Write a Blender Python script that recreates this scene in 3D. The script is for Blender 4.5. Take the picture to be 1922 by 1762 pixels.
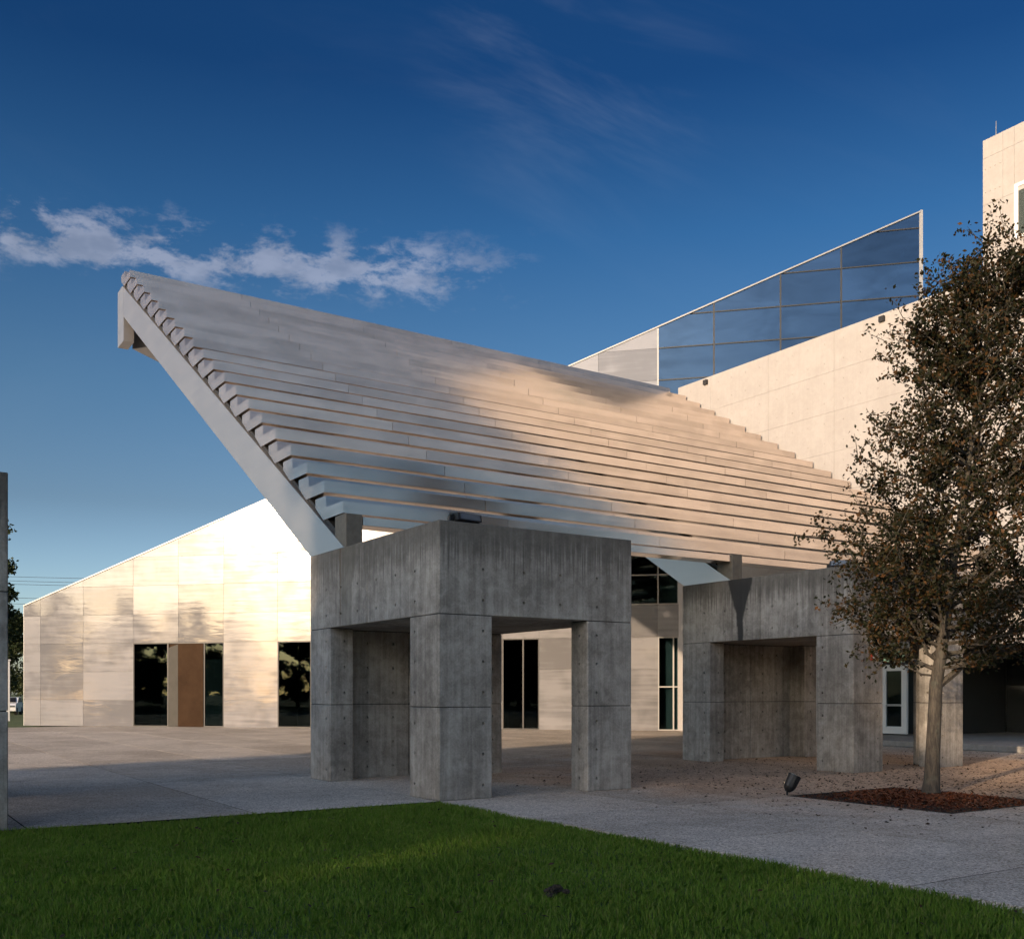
import bpy, math, random
import numpy as np
from mathutils import Vector, Matrix, noise as mnoise

for o in list(bpy.data.objects): bpy.data.objects.remove(o, do_unlink=True)
scene = bpy.context.scene
COL = scene.collection
R = math.radians

# ------------------------------------------------------------------ camera
YAW = R(33.338)
cam_d = bpy.data.cameras.new('camera')
cam = bpy.data.objects.new('camera', cam_d); COL.objects.link(cam)
cam.location = (-8.11, -14.45, 1.755)
cam.rotation_euler = (R(90), 0, -YAW)
cam_d.sensor_fit = 'HORIZONTAL'; cam_d.sensor_width = 36.0
cam_d.lens = 36.0 * 1910.2 / 1922.0
cam_d.shift_x = (961 - 958.95) / 1922.0
cam_d.shift_y = (1300.4 - 881.0) / 1922.0
cam_d.clip_start = 0.1; cam_d.clip_end = 3000
scene.camera = cam
scene.render.resolution_x = 1024; scene.render.resolution_y = 938

# ------------------------------------------------------------------ light
SUN_EL = R(10.5)
SUN_AZ = math.atan2(-0.94, -0.342)       # compass style: atan2(x, y) of the direction TO the sun
to_sun = Vector((math.sin(SUN_AZ) * math.cos(SUN_EL), math.cos(SUN_AZ) * math.cos(SUN_EL), math.sin(SUN_EL)))
sl = bpy.data.lights.new('sun', 'SUN'); sl.energy = 2.0; sl.angle = R(0.6); sl.color = (1.0, 0.76, 0.53)
sun = bpy.data.objects.new('sun', sl); COL.objects.link(sun)
sun.rotation_euler = (-to_sun).to_track_quat('-Z', 'Y').to_euler()
sun.location = (-60, -30, 40)

world = bpy.data.worlds.new('World'); scene.world = world; world.use_nodes = True
scene.view_settings.view_transform = 'Standard'; scene.view_settings.look = 'None'
scene.view_settings.gamma = 1.0; scene.view_settings.use_curve_mapping = False
scene.view_settings.exposure = 1.42
SKY_STRENGTH = 0.15


class NT:
    """tiny node-tree helper"""
    def __init__(s, tree): s.t = tree; s.t.nodes.clear()
    def n(s, kind, **kw):
        nd = s.t.nodes.new(kind)
        for k, v in kw.items():
            if k == 'inp':
                for a, b in v.items():
                    if hasattr(b, 'is_output') or isinstance(b, bpy.types.NodeSocket): s.t.links.new(b, nd.inputs[a])
                    else: nd.inputs[a].default_value = b
            else: setattr(nd, k, v)
        return nd
    def math(s, op, a, b=None, c=None, clamp=False):
        nd = s.t.nodes.new('ShaderNodeMath'); nd.operation = op; nd.use_clamp = clamp
        for i, v in enumerate((a, b, c)):
            if v is None: continue
            if isinstance(v, bpy.types.NodeSocket): s.t.links.new(v, nd.inputs[i])
            else: nd.inputs[i].default_value = v
        return nd.outputs[0]
    def sstep(s, v, a, b, x=0.0, y=1.0):
        nd = s.t.nodes.new('ShaderNodeMapRange'); nd.interpolation_type = 'SMOOTHSTEP'
        s.t.links.new(v, nd.inputs[0])
        for i, q in enumerate((a, b, x, y)): nd.inputs[i + 1].default_value = q
        return nd.outputs[0]
    def mix(s, f, a, b, blend='MIX'):
        nd = s.t.nodes.new('ShaderNodeMix'); nd.data_type = 'RGBA'; nd.blend_type = blend
        for i, v in ((0, f), (6, a), (7, b)):
            if isinstance(v, bpy.types.NodeSocket): s.t.links.new(v, nd.inputs[i])
            else: nd.inputs[i].default_value = v if i == 0 else (*v[:3], 1)
        return nd.outputs[2]
    def noise(s, vec, scale, detail=4, rough=.5, dist=0.0):
        nd = s.n('ShaderNodeTexNoise', inp={'Scale': scale, 'Detail': detail, 'Roughness': rough, 'Distortion': dist})
        s.t.links.new(vec, nd.inputs['Vector']); return nd.outputs['Fac']
    def map(s, vec, sc=(1, 1, 1), loc=(0, 0, 0), rot=(0, 0, 0)):
        nd = s.n('ShaderNodeMapping', inp={'Scale': sc, 'Location': loc, 'Rotation': rot})
        s.t.links.new(vec, nd.inputs['Vector']); return nd.outputs[0]
    def link(s, a, b): s.t.links.new(a, b)


# ---- sky: Nishita with a band of small cumulus and a few high wisps
w = NT(world.node_tree)
sky = w.n('ShaderNodeTexSky', sky_type='NISHITA', sun_disc=False)
sky.sun_elevation = SUN_EL; sky.sun_rotation = SUN_AZ
sky.altitude = 0; sky.air_density = 1.0; sky.dust_density = 1.2; sky.ozone_density = 3.0
tc = w.n('ShaderNodeTexCoord')
sep = w.n('ShaderNodeSeparateXYZ'); w.link(tc.outputs['Generated'], sep.inputs[0])
el = w.math('ARCSINE', sep.outputs[2])
az = w.math('ARCTAN2', sep.outputs[0], sep.outputs[1])
# deepen the blue a little (polarised slide film)
hsv = w.n('ShaderNodeHueSaturation', inp={'Saturation': 1.0, 'Value': 1.0}); w.link(sky.outputs[0], hsv.inputs['Color'])
sepc = w.n('ShaderNodeGamma', inp={'Gamma': 1.0}); w.link(hsv.outputs[0], sepc.inputs[0])
# evening air: hazy and bright round the sun, clear and deep blue away from it and with height
dr_ = w.n('ShaderNodeValToRGB'); w.link(w.math('DIVIDE', el, R(90.0)), dr_.inputs[0])
els_ = dr_.color_ramp.elements
while len(els_) < 6: els_.new(.5)
for i_, (a_, c_) in enumerate(((4, (.54, .53, .58)), (10, (.30, .295, .31)), (16, (.22, .27, .30)), (24, (.10, .20, .275)), (31, (.038, .115, .20)), (50, (.040, .118, .205)))):
    els_[i_].position = a_ / 90.0; els_[i_].color = (*c_, 1)
base_sky = w.mix(1.0, sepc.outputs[0], (1, 1, 1), 'MULTIPLY'); 
sd_ = w.n('ShaderNodeVectorMath', operation='DOT_PRODUCT'); w.link(tc.outputs['Generated'], sd_.inputs[0]); sd_.inputs[1].default_value = to_sun
away = w.sstep(sd_.outputs['Value'], .93, -.12)
w.link(w.mix(away, (.96, .89, .84), dr_.outputs[0]), base_sky.node.inputs[7])
d = w.map(tc.outputs['Generated'], (1, 1, 2.1))
n1 = w.noise(d, 21.0, 7, .64, .15)
n2 = w.noise(d, 3.2, 1, .5)
# elevation band near 22.5 degrees
dev = w.math('ABSOLUTE', w.math('SUBTRACT', el, R(22.3)))
band = w.sstep(dev, R(0.3), R(2.9), 1.0, 0.0)
gate = w.math('COSINE', w.math('MULTIPLY', w.math('SUBTRACT', az, R(13.0)), 3.0))
gate = w.sstep(gate, 0.30, 0.80, 0.0, 1.0)
cov = w.math('MULTIPLY', band, gate)
dens = w.math('ADD', w.math('MULTIPLY', n1, 1.25), w.math('MULTIPLY', cov, 0.27))
dens = w.math('ADD', dens, w.math('MULTIPLY', w.math('SUBTRACT', n2, 0.5), 0.28))
cl = w.math('MULTIPLY', w.sstep(dens, 0.74, 0.98), cov, clamp=True)
cl = w.math('MULTIPLY', cl, 1.15, clamp=True)
# wisps
d2 = w.map(tc.outputs['Generated'], (1.0, 1.0, 1.0), rot=(R(20), R(-35), R(20)))
d2 = w.map(d2, (1.5, 7.0, 4.0))
n3 = w.noise(d2, 2.2, 5, .62, .5)
wd = w.n('ShaderNodeVectorMath', operation='DOT_PRODUCT')
w.link(tc.outputs['Generated'], wd.inputs[0]); wd.inputs[1].default_value = Vector((math.sin(R(37)) * math.cos(R(32)), math.cos(R(37)) * math.cos(R(32)), math.sin(R(32)))).normalized()
wmask = w.sstep(wd.outputs['Value'], math.cos(R(9)), math.cos(R(1)))
ws_ = w.math('MULTIPLY', w.sstep(w.math('ABSOLUTE', w.math('SUBTRACT', el, R(12.8))), R(.15), R(.75), 1.0, 0.0), w.sstep(w.math('ABSOLUTE', w.math('SUBTRACT', az, R(16.6))), R(.8), R(2.6), .8, 0.0))
wmask = w.math('ADD', wmask, w.math('MULTIPLY', ws_, 2.2))
wis = w.math('MULTIPLY', w.sstep(n3, 0.46, 0.80), w.math('ADD', w.math('MULTIPLY', wmask, 0.07), 0.01), clamp=True)
shade = w.sstep(w.noise(d, 22.0, 3, .6), 0.35, 0.65, 0.72, 1.08)
cc = w.n('ShaderNodeVectorMath', operation='SCALE'); cc.inputs[0].default_value = (1.75, 1.72, 1.92); w.link(shade, cc.inputs['Scale'])
c1 = w.mix(w.math('MULTIPLY', cl, 0.34), base_sky, (1, 1, 1)); 
mixn = c1.node; w.link(cc.outputs[0], mixn.inputs[7])
c2 = w.mix(wis, c1, (1.5, 1.7, 2.1))
bg = w.n('ShaderNodeBackground', inp={'Strength': SKY_STRENGTH}); w.link(c2, bg.inputs[0])
wo = w.n('ShaderNodeOutputWorld'); w.link(bg.outputs[0], wo.inputs[0])

# ------------------------------------------------------------------ materials
MATS = {}
def new_mat(name):
    m = bpy.data.materials.new(name); m.use_nodes = True
    t = NT(m.node_tree)
    out = t.n('ShaderNodeOutputMaterial')
    p = t.n('ShaderNodeBsdfPrincipled')
    t.link(p.outputs[0], out.inputs[0])
    MATS[name] = m
    return m, t, p, out

def simple(name, col, rough=.5, metal=0.0, var=.12, scale=3.0, spec=.5):
    m, t, p, out = new_mat(name)
    g = t.n('ShaderNodeNewGeometry')
    n = t.noise(g.outputs['Position'], scale, 5, .6)
    c = t.mix(n, [q * (1 - var) for q in col], [min(1, q * (1 + var)) for q in col])
    t.link(c, p.inputs['Base Color']); p.inputs['Roughness'].default_value = rough; p.inputs['Metallic'].default_value = metal; p.inputs['Specular IOR Level'].default_value = spec
    return m

def bump(t, p, height, strength, dist=.01):
    b = t.n('ShaderNodeBump', inp={'Strength': strength, 'Distance': dist}); t.link(height, b.inputs['Height'])
    t.link(b.outputs[0], p.inputs['Normal']); return b

def concrete(name, dark, light, streak=.5, stains=()):
    m, t, p, out = new_mat(name)
    g = t.n('ShaderNodeNewGeometry'); pos = g.outputs['Position']
    blot = t.noise(pos, .9, 8, .62, .4)
    fine = t.noise(pos, 28, 6, .65)
    mid = t.noise(pos, 5.0, 6, .6, .6)
    st = t.noise(t.map(pos, (5.5, 5.5, .22)), 1.6, 5, .6)
    st2 = t.noise(t.map(pos, (16, 16, .5), (3, 7, 1)), 1.3, 4, .6)
    v = t.math('ADD', t.math('MULTIPLY', blot, .42), t.math('MULTIPLY', fine, .22))
    v = t.math('ADD', v, t.math('MULTIPLY', mid, .30))
    v = t.math('ADD', v, t.math('MULTIPLY', t.math('SUBTRACT', st, .5), streak))
    v = t.math('ADD', v, t.math('MULTIPLY', t.math('SUBTRACT', st2, .5), streak * .5))
    f = t.sstep(v, .32, .66)
    col = t.mix(f, dark, light)
    # small pour holes and specks
    vo = t.n('ShaderNodeTexVoronoi', inp={'Scale': 17.0, 'Randomness': 1.0}); t.link(pos, vo.inputs['Vector'])
    vd = t.math('SUBTRACT', vo.outputs['Distance'], t.math('MULTIPLY', fine, .10))
    hole = t.sstep(vd, .015, .035, 1.0, 0.0)
    col = t.mix(t.math('MULTIPLY', hole, .55), col, [q * .3 for q in dark])
    # weathered crown of each casting near the top (drip line)
    sp = t.n('ShaderNodeSeparateXYZ'); t.link(pos, sp.inputs[0])
    for (kind, a) in stains:
        if kind == 'top':       # dirt washed down from the top edge at z = a
            dz = t.math('SUBTRACT', a, sp.outputs[2])
            ln = t.math('ADD', dz, t.math('MULTIPLY', t.math('SUBTRACT', st2, .62), 1.6))
            mk = t.sstep(ln, .05, .55, .62, 0.0)
            col = t.mix(mk, col, [q * .42 for q in dark])
        elif kind == 'drip':    # (yc, zc_top, zc_bottom, half width top, half width bottom, colour, strength, x)
            yc, zt, zb, wt, wb, cst, sg, xx = a
            wv = t.math('MULTIPLY', t.math('SUBTRACT', t.noise(pos, 3.0, 5, .6), .5), .16)
            tt = t.sstep(sp.outputs[2], zb, zt)
            tt2 = t.math('POWER', tt, 2.2)
            half = t.math('ADD', wb, t.math('MULTIPLY', tt2, wt - wb))
            dy = t.math('ABSOLUTE', t.math('SUBTRACT', t.math('ADD', sp.outputs[1], wv), yc))
            k = t.math('SUBTRACT', dy, half)
            mk = t.sstep(k, -.035, .03, 1.0, 0.0)
            near = t.sstep(t.math('ABSOLUTE', t.math('SUBTRACT', sp.outputs[0], xx)), .04, .06, 1.0, 0.0)
            cutb = t.sstep(sp.outputs[2], zb - .1, zb + .05)
            mk = t.math('MULTIPLY', t.math('MULTIPLY', mk, near), t.math('MULTIPLY', cutb, sg))
            col = t.mix(mk, col, cst)
    t.link(col, p.inputs['Base Color'])
    p.inputs['Roughness'].default_value = .82
    h = t.math('ADD', t.math('MULTIPLY', fine, .5), t.math('MULTIPLY', hole, -.8))
    bump(t, p, h, .35, .006)
    return m

def aluminium(name, col, rough=.22, wave=.02, streak=.35, dust=.0, pan=.22):
    m, t, p, out = new_mat(name)
    g = t.n('ShaderNodeNewGeometry'); pos = g.outputs['Position']
    oi = t.n('ShaderNodeObjectInfo')
    hs = t.noise(t.map(pos, (.35, .35, 5.0)), 1.3, 1.5, .5)
    bl = t.noise(pos, 1.1, 2.5, .5, .3)
    rnd = oi.outputs['Random']
    v = t.math('ADD', t.math('MULTIPLY', hs, .5), t.math('MULTIPLY', bl, .5))
    v = t.math('ADD', v, t.math('MULTIPLY', t.math('SUBTRACT', rnd, .5), pan))
    c = t.mix(t.sstep(v, .3, .7), [q * (1 - streak * .5) for q in col], [min(1, q * (1 + streak * .25)) for q in col])
    t.link(c, p.inputs['Base Color'])
    p.inputs['Metallic'].default_value = 1.0 - dust
    r = t.math('ADD', rough - .06, t.math('MULTIPLY', v, .14))
    t.link(r, p.inputs['Roughness'])
    wv = t.noise(t.map(pos, (.45, .45, 1.5)), 1.1, 3, .5, .6)
    wv2 = t.noise(t.map(pos, (.5, .5, 5.0)), 1.2, 3, .5)
    h = t.math('ADD', wv, t.math('MULTIPLY', wv2, .35))
    if wave > .0031: bump(t, p, h, 1.0, wave)
    return m

def glass(name, tint, refl, body, ior=1.6):
    m, t, p, out = new_mat(name)
    t.t.nodes.remove(p)
    g = t.n('ShaderNodeNewGeometry')
    fr = t.n('ShaderNodeFresnel', inp={'IOR': ior})
    oi = t.n('ShaderNodeObjectInfo')
    f = t.math('ADD', fr.outputs[0], t.math('MULTIPLY', refl, t.math('ADD', .7, t.math('MULTIPLY', oi.outputs['Random'], .6))), clamp=True)
    mot = t.noise(t.map(g.outputs['Position'], (.3, .3, .9)), 1.1, 5, .6, .8)
    f = t.math('MULTIPLY', f, t.sstep(mot, .3, .7, .82, 1.15), clamp=True)
    wn = t.noise(g.outputs['Position'], .7, 3, .5)
    b = t.n('ShaderNodeBump', inp={'Strength': .25, 'Distance': .01}); t.link(wn, b.inputs['Height'])
    gl = t.n('ShaderNodeBsdfGlossy', inp={'Color': (*tint, 1), 'Roughness': .01}); t.link(b.outputs[0], gl.inputs['Normal'])
    tr = t.n('ShaderNodeBsdfTransparent', inp={'Color': (*body, 1)})
    mx = t.n('ShaderNodeMixShader'); t.link(f, mx.inputs[0]); t.link(tr.outputs[0], mx.inputs[1]); t.link(gl.outputs[0], mx.inputs[2])
    t.link(mx.outputs[0], out.inputs[0])
    return m

PH = 4.572
S = 10.41
M_concA = concrete('pier_concrete', (.165, .147, .124), (.45, .415, .365), .28,
                   (('top', PH), ('drip', (3.62, PH, 3.05, .42, .22, (.11, .10, .075), .5, 0.0)),
                    ('drip', (3.92, PH, 3.06, .03, .015, (.10, .055, .025), .8, 0.0)),
                    ('drip', (3.42, PH + .02, 3.02, .40, .10, (.020, .020, .019), .93, S))))
M_conc_in = M_concA
M_tower = concrete('tower_concrete', (.36, .333, .312), (.43, .402, .382), .16)
M_alu_wall = aluminium('aluminium_cladding', (.25, .245, .252), .075, .004, .55, .88, .42)
M_alu_slat = aluminium('aluminium_slat', (.74, .635, .555), .16, .003, .36, .19)
M_alu_beam = aluminium('aluminium_beam', (.55, .53, .525), .38, .002, .08, .18)
M_alu_trim = aluminium('aluminium_trim', (.30, .295, .29), .45, .002, .10, .50)
M_dark = simple('dark_steel', (.035, .033, .032), .55, .3)
M_brown = simple('brown_metal', (.048, .028, .016), .85, 0, .45, 1.6, .06)
M_black = simple('black_paint', (.012, .012, .013), .45)
M_white = simple('white_paint', (.78, .76, .72), .45, 0, .05)
M_red = simple('red_plastic', (.45, .04, .02), .4)
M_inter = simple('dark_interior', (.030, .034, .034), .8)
M_glass = glass('window_glass', (.62, .78, .80), .0, (.40, .50, .52), 1.28)
M_glass_sky = glass('tinted_screen_glass', (.25, .37, .50), .20, (.16, .28, .42))
M_lens = simple('lamp_lens', (.16, .17, .18), .25, .3)
M_roof = simple('roof_membrane', (.35, .34, .32), .8)
M_rubber = simple('rubber', (.02, .02, .02), .8)
M_carpaint = simple('car_white', (.75, .76, .78), .25, 0, .03)
M_wire = simple('wire', (.03, .03, .035), .6)
M_wood = simple('pole_wood', (.10, .075, .055), .85, 0, .25, 6)

def pavement(name):
    m, t, p, out = new_mat(name)
    g = t.n('ShaderNodeNewGeometry'); pos = g.outputs['Position']
    oi = t.n('ShaderNodeObjectInfo')
    vo = t.n('ShaderNodeTexVoronoi', inp={'Scale': 95.0}); t.link(pos, vo.inputs['Vector'])
    sc = t.n('ShaderNodeSeparateColor'); t.link(vo.outputs['Color'], sc.inputs[0])
    vo2 = t.n('ShaderNodeTexVoronoi', inp={'Scale': 46.0}); t.link(pos, vo2.inputs['Vector'])
    sc2 = t.n('ShaderNodeSeparateColor'); t.link(vo2.outputs['Color'], sc2.inputs[0])
    big = t.noise(pos, .35, 6, .6, .5); mid = t.noise(pos, 2.2, 6, .65)
    st = t.math('ADD', t.math('MULTIPLY', sc.outputs[0], .55), t.math('MULTIPLY', sc2.outputs[1], .45))
    pebble = t.mix(t.sstep(st, .12, .88), (.38, .32, .265), (.90, .80, .69))
    pebble = t.mix(t.math('MULTIPLY', t.sstep(sc2.outputs[2], .82, .95), .6), pebble, (.16, .10, .06))
    v = t.math('ADD', t.math('MULTIPLY', big, .6), t.math('MULTIPLY', mid, .4))
    v = t.math('ADD', v, t.math('MULTIPLY', t.math('SUBTRACT', oi.outputs['Random'], .5), .16))
    dirt = t.mix(t.sstep(v, .36, .66), (.66, .63, .59), (1.0, .98, .95))
    c = t.mix(1.0, pebble, dirt, 'MULTIPLY')
    # warm sunlight on the paving round the tree, painted in as a tan tint
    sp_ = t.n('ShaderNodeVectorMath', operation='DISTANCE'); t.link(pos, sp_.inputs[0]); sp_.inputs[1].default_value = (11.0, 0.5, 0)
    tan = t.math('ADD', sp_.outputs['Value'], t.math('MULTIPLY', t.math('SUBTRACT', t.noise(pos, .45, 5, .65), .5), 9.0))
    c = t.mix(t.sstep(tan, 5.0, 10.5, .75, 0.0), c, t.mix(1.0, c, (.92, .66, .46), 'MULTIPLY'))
    crack = t.n('ShaderNodeTexVoronoi', feature='DISTANCE_TO_EDGE', inp={'Scale': .16}); t.link(t.map(pos, (1, 1, 1), (3.1, 1.7, 0)), crack.inputs['Vector'])
    spots_ = t.sstep(t.noise(pos, 1.1, 4, .7), .66, .74)
    c = t.mix(t.math('MULTIPLY', spots_, .35), c, (.10, .085, .07))
    t.link(c, p.inputs['Base Color']); p.inputs['Roughness'].default_value = .85
    h = t.math('ADD', t.math('MULTIPLY', vo.outputs['Distance'], -.8), t.math('MULTIPLY', vo2.outputs['Distance'], -.6))
    bump(t, p, h, .9, .012)
    return m
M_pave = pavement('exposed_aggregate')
M_joint = simple('pavement_joint', (.022, .020, .018), .95, 0, .3, 5, .1)

def soil_grass(name, a, b):
    m, t, p, out = new_mat(name)
    g = t.n('ShaderNodeNewGeometry'); pos = g.outputs['Position']
    f = t.math('ADD', t.math('MULTIPLY', t.noise(pos, .5, 5, .6), .5), t.math('MULTIPLY', t.noise(pos, 40, 5, .7), .5))
    t.link(t.mix(t.sstep(f, .35, .65), a, b), p.inputs['Base Color']); p.inputs['Roughness'].default_value = .9
    bump(t, p, t.noise(pos, 60, 4, .7), .8, .03)
    return m
M_turf = soil_grass('turf', (.05, .085, .016), (.10, .16, .034))
M_field = soil_grass('field_grass', (.06, .085, .02), (.13, .15, .04))
M_mulchbed = soil_grass('mulch_soil', (.03, .012, .006), (.09, .035, .015))

def leafy(name, cols, trans=.25, dark=.5):
    m, t, p, out = new_mat(name)
    g = t.n('ShaderNodeNewGeometry'); pos = g.outputs['Position']
    rnd = g.outputs['Random Per Island']
    ramp = t.n('ShaderNodeValToRGB'); t.link(rnd, ramp.inputs[0])
    els = ramp.color_ramp.elements
    while len(els) < len(cols): els.new(.5)
    for i, c in enumerate(cols):
        els[i].position = i / (len(cols) - 1); els[i].color = (*c, 1)
    c = t.mix(t.math('MULTIPLY', t.sstep(t.noise(pos, .9, 3, .5), .35, .65), dark), ramp.outputs[0], [q * .55 for q in cols[0]])
    t.link(c, p.inputs['Base Color']); p.inputs['Roughness'].default_value = .6; p.inputs['Specular IOR Level'].default_value = .18
    tl = t.n('ShaderNodeBsdfTranslucent'); t.link(c, tl.inputs[0])
    mx = t.n('ShaderNodeMixShader', inp={0: trans}); t.link(p.outputs[0], mx.inputs[1]); t.link(tl.outputs[0], mx.inputs[2])
    t.link(mx.outputs[0], out.inputs[0])
    return m
M_leaf = leafy('plaza_tree_leaf', [(.011, .015, .005), (.020, .023, .008), (.038, .029, .010), (.12, .055, .019)], .25)
M_bgleaf = leafy('far_leaf', [(.022, .034, .012), (.038, .052, .018), (.050, .060, .022)], .2)
M_grass = leafy('grass_blade', [(.125, .225, .022), (.165, .29, .034), (.20, .325, .045), (.27, .30, .08)], .5, .22)
M_mulch = leafy('mulch_chip', [(.06, .017, .008), (.17, .046, .017), (.27, .085, .032), (.08, .034, .018)], .0)
M_litter = leafy('dead_leaf', [(.045, .025, .012), (.10, .055, .025), (.07, .05, .028), (.03, .02, .012)], .1)

def bark_mat(name, a, b):
    m, t, p, out = new_mat(name)
    g = t.n('ShaderNodeNewGeometry'); pos = g.outputs['Position']
    s1 = t.noise(t.map(pos, (14, 14, 3.0)), 1.5, 7, .7, .4)
    lich = t.noise(pos, 5, 5, .6)
    c = t.mix(t.sstep(s1, .35, .65), a, b)
    c = t.mix(t.math('MULTIPLY', t.sstep(lich, .55, .7), .4), c, (.09, .10, .075))
    t.link(c, p.inputs['Base Color']); p.inputs['Roughness'].default_value = .9
    bump(t, p, s1, .9, .02); return m
M_bark = bark_mat('bark', (.030, .025, .019), (.085, .070, .052))

# ------------------------------------------------------------------ object helpers
def link(name, me, mat, parent=None):
    o = bpy.data.objects.new(name, me); COL.objects.link(o)
    if mat is not None and len(me.materials) == 0: me.materials.append(mat)
    if parent is not None: o.parent = parent
    return o
def root(name, loc=(0, 0, 0), rz=0.0):
    o = bpy.data.objects.new(name, None); COL.objects.link(o); o.location = loc; o.rotation_euler = (0, 0, rz)
    o.empty_display_size = .2; return o
def tag(o, label=None, cat=None, group=None, kind=None):
    if label: o['label'] = label
    if cat: o['category'] = cat
    if group: o['group'] = group
    if kind: o['kind'] = kind
    return o
def copy_tree(o, parent=None):
    c = o.copy(); COL.objects.link(c); c.parent = parent
    for ch in list(o.children): copy_tree(ch, c)
    return c

class MB:
    def __init__(s): s.v = []; s.f = []
    def add(s, vs, fs):
        b = len(s.v); s.v += [tuple(q) for q in vs]; s.f += [tuple(i + b for i in f) for f in fs]; return s
    def box(s, x0, x1, y0, y1, z0, z1):
        return s.add([(x0, y0, z0), (x1, y0, z0), (x1, y1, z0), (x0, y1, z0), (x0, y0, z1), (x1, y0, z1), (x1, y1, z1), (x0, y1, z1)],
                     [(3, 2, 1, 0), (4, 5, 6, 7), (0, 1, 5, 4), (1, 2, 6, 5), (2, 3, 7, 6), (3, 0, 4, 7)])
    def cbox(s, x0, x1, y0, y1, z0, z1, c):
        """box with chamfered edges"""
        X = (x0, x1); Y = (y0, y1); Z = (z0, z1)
        vs = []; idx = {}
        for i in (0, 1):
            for j in (0, 1):
                for k in (0, 1):
                    sx = c if i == 0 else -c; sy = c if j == 0 else -c; sz = c if k == 0 else -c
                    idx[i, j, k, 'x'] = len(vs); vs.append((X[i], Y[j] + sy, Z[k] + sz))
                    idx[i, j, k, 'y'] = len(vs); vs.append((X[i] + sx, Y[j], Z[k] + sz))
                    idx[i, j, k, 'z'] = len(vs); vs.append((X[i] + sx, Y[j] + sy, Z[k]))
        F = []
        q = lambda *a: F.append(tuple(idx[t] for t in a))
        for i in (0, 1):
            q((i, 0, 0, 'x'), (i, 1, 0, 'x'), (i, 1, 1, 'x'), (i, 0, 1, 'x'))
            q((0, i, 0, 'y'), (1, i, 0, 'y'), (1, i, 1, 'y'), (0, i, 1, 'y'))
            q((0, 0, i, 'z'), (1, 0, i, 'z'), (1, 1, i, 'z'), (0, 1, i, 'z'))
            for j in (0, 1):
                q((i, j, 0, 'x'), (i, j, 1, 'x'), (i, j, 1, 'y'), (i, j, 0, 'y'))
                q((i, 0, j, 'x'), (i, 1, j, 'x'), (i, 1, j, 'z'), (i, 0, j, 'z'))
                q((0, i, j, 'y'), (1, i, j, 'y'), (1, i, j, 'z'), (0, i, j, 'z'))
                for k in (0, 1): q((i, j, k, 'x'), (i, j, k, 'y'), (i, j, k, 'z'))
        return s.add(vs, F)
    def extrude(s, prof, fn0, fn1):
        """prof: list of 2d points, fn0/fn1 map a 2d point to 3d at both ends"""
        n = len(prof); vs = [fn0(*p) for p in prof] + [fn1(*p) for p in prof]
        fs = [tuple(range(n))[::-1], tuple(range(n, 2 * n))] + [(i, (i + 1) % n, n + (i + 1) % n, n + i) for i in range(n)]
        return s.add(vs, fs)
    def tube(s, pts, rads, n=8, cap=True):
        vs = []; m = len(pts)
        for i, p in enumerate(pts):
            p = Vector(p)
            a = Vector(pts[max(i - 1, 0)]); b = Vector(pts[min(i + 1, m - 1)])
            t = (b - a).normalized()
            up = Vector((0, 0, 1)) if abs(t.z) < .9 else Vector((1, 0, 0))
            u = t.cross(up).normalized(); v = t.cross(u)
            for k in range(n):
                an = 2 * math.pi * k / n
                vs.append(p + (u * math.cos(an) + v * math.sin(an)) * rads[i])
        fs = []
        for i in range(m - 1):
            for k in range(n):
                fs.append((i * n + k, i * n + (k + 1) % n, (i + 1) * n + (k + 1) % n, (i + 1) * n + k))
        if cap: fs += [tuple(range(n))[::-1], tuple(range((m - 1) * n, m * n))]
        return s.add(vs, fs)
    def mesh(s, name, fix=True, smooth=False):
        me = bpy.data.meshes.new(name); me.from_pydata(s.v, [], s.f); me.update()
        if fix:
            import bmesh
            bm = bmesh.new(); bm.from_mesh(me); bmesh.ops.recalc_face_normals(bm, faces=bm.faces); bm.to_mesh(me); bm.free()
        if smooth: me.polygons.foreach_set('use_smooth', [True] * len(me.polygons))
        return me
    def build(s, name, mat, parent=None, smooth=False): return link(name, s.mesh(name, smooth=smooth), mat, parent)

def fast_mesh(name, V, K, n):
    """V: (n*K,3) vertices, n islands of one K-gon each"""
    me = bpy.data.meshes.new(name)
    me.vertices.add(len(V)); me.vertices.foreach_set('co', np.ascontiguousarray(V, dtype=np.float32).ravel())
    me.loops.add(n * K); me.loops.foreach_set('vertex_index', np.arange(n * K, dtype=np.int32))
    me.polygons.add(n); me.polygons.foreach_set('loop_start', np.arange(0, n * K, K, dtype=np.int32))
    try: me.polygons.foreach_set('loop_total', np.full(n, K, dtype=np.int32))
    except Exception: pass
    me.update(calc_edges=True); return me

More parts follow.
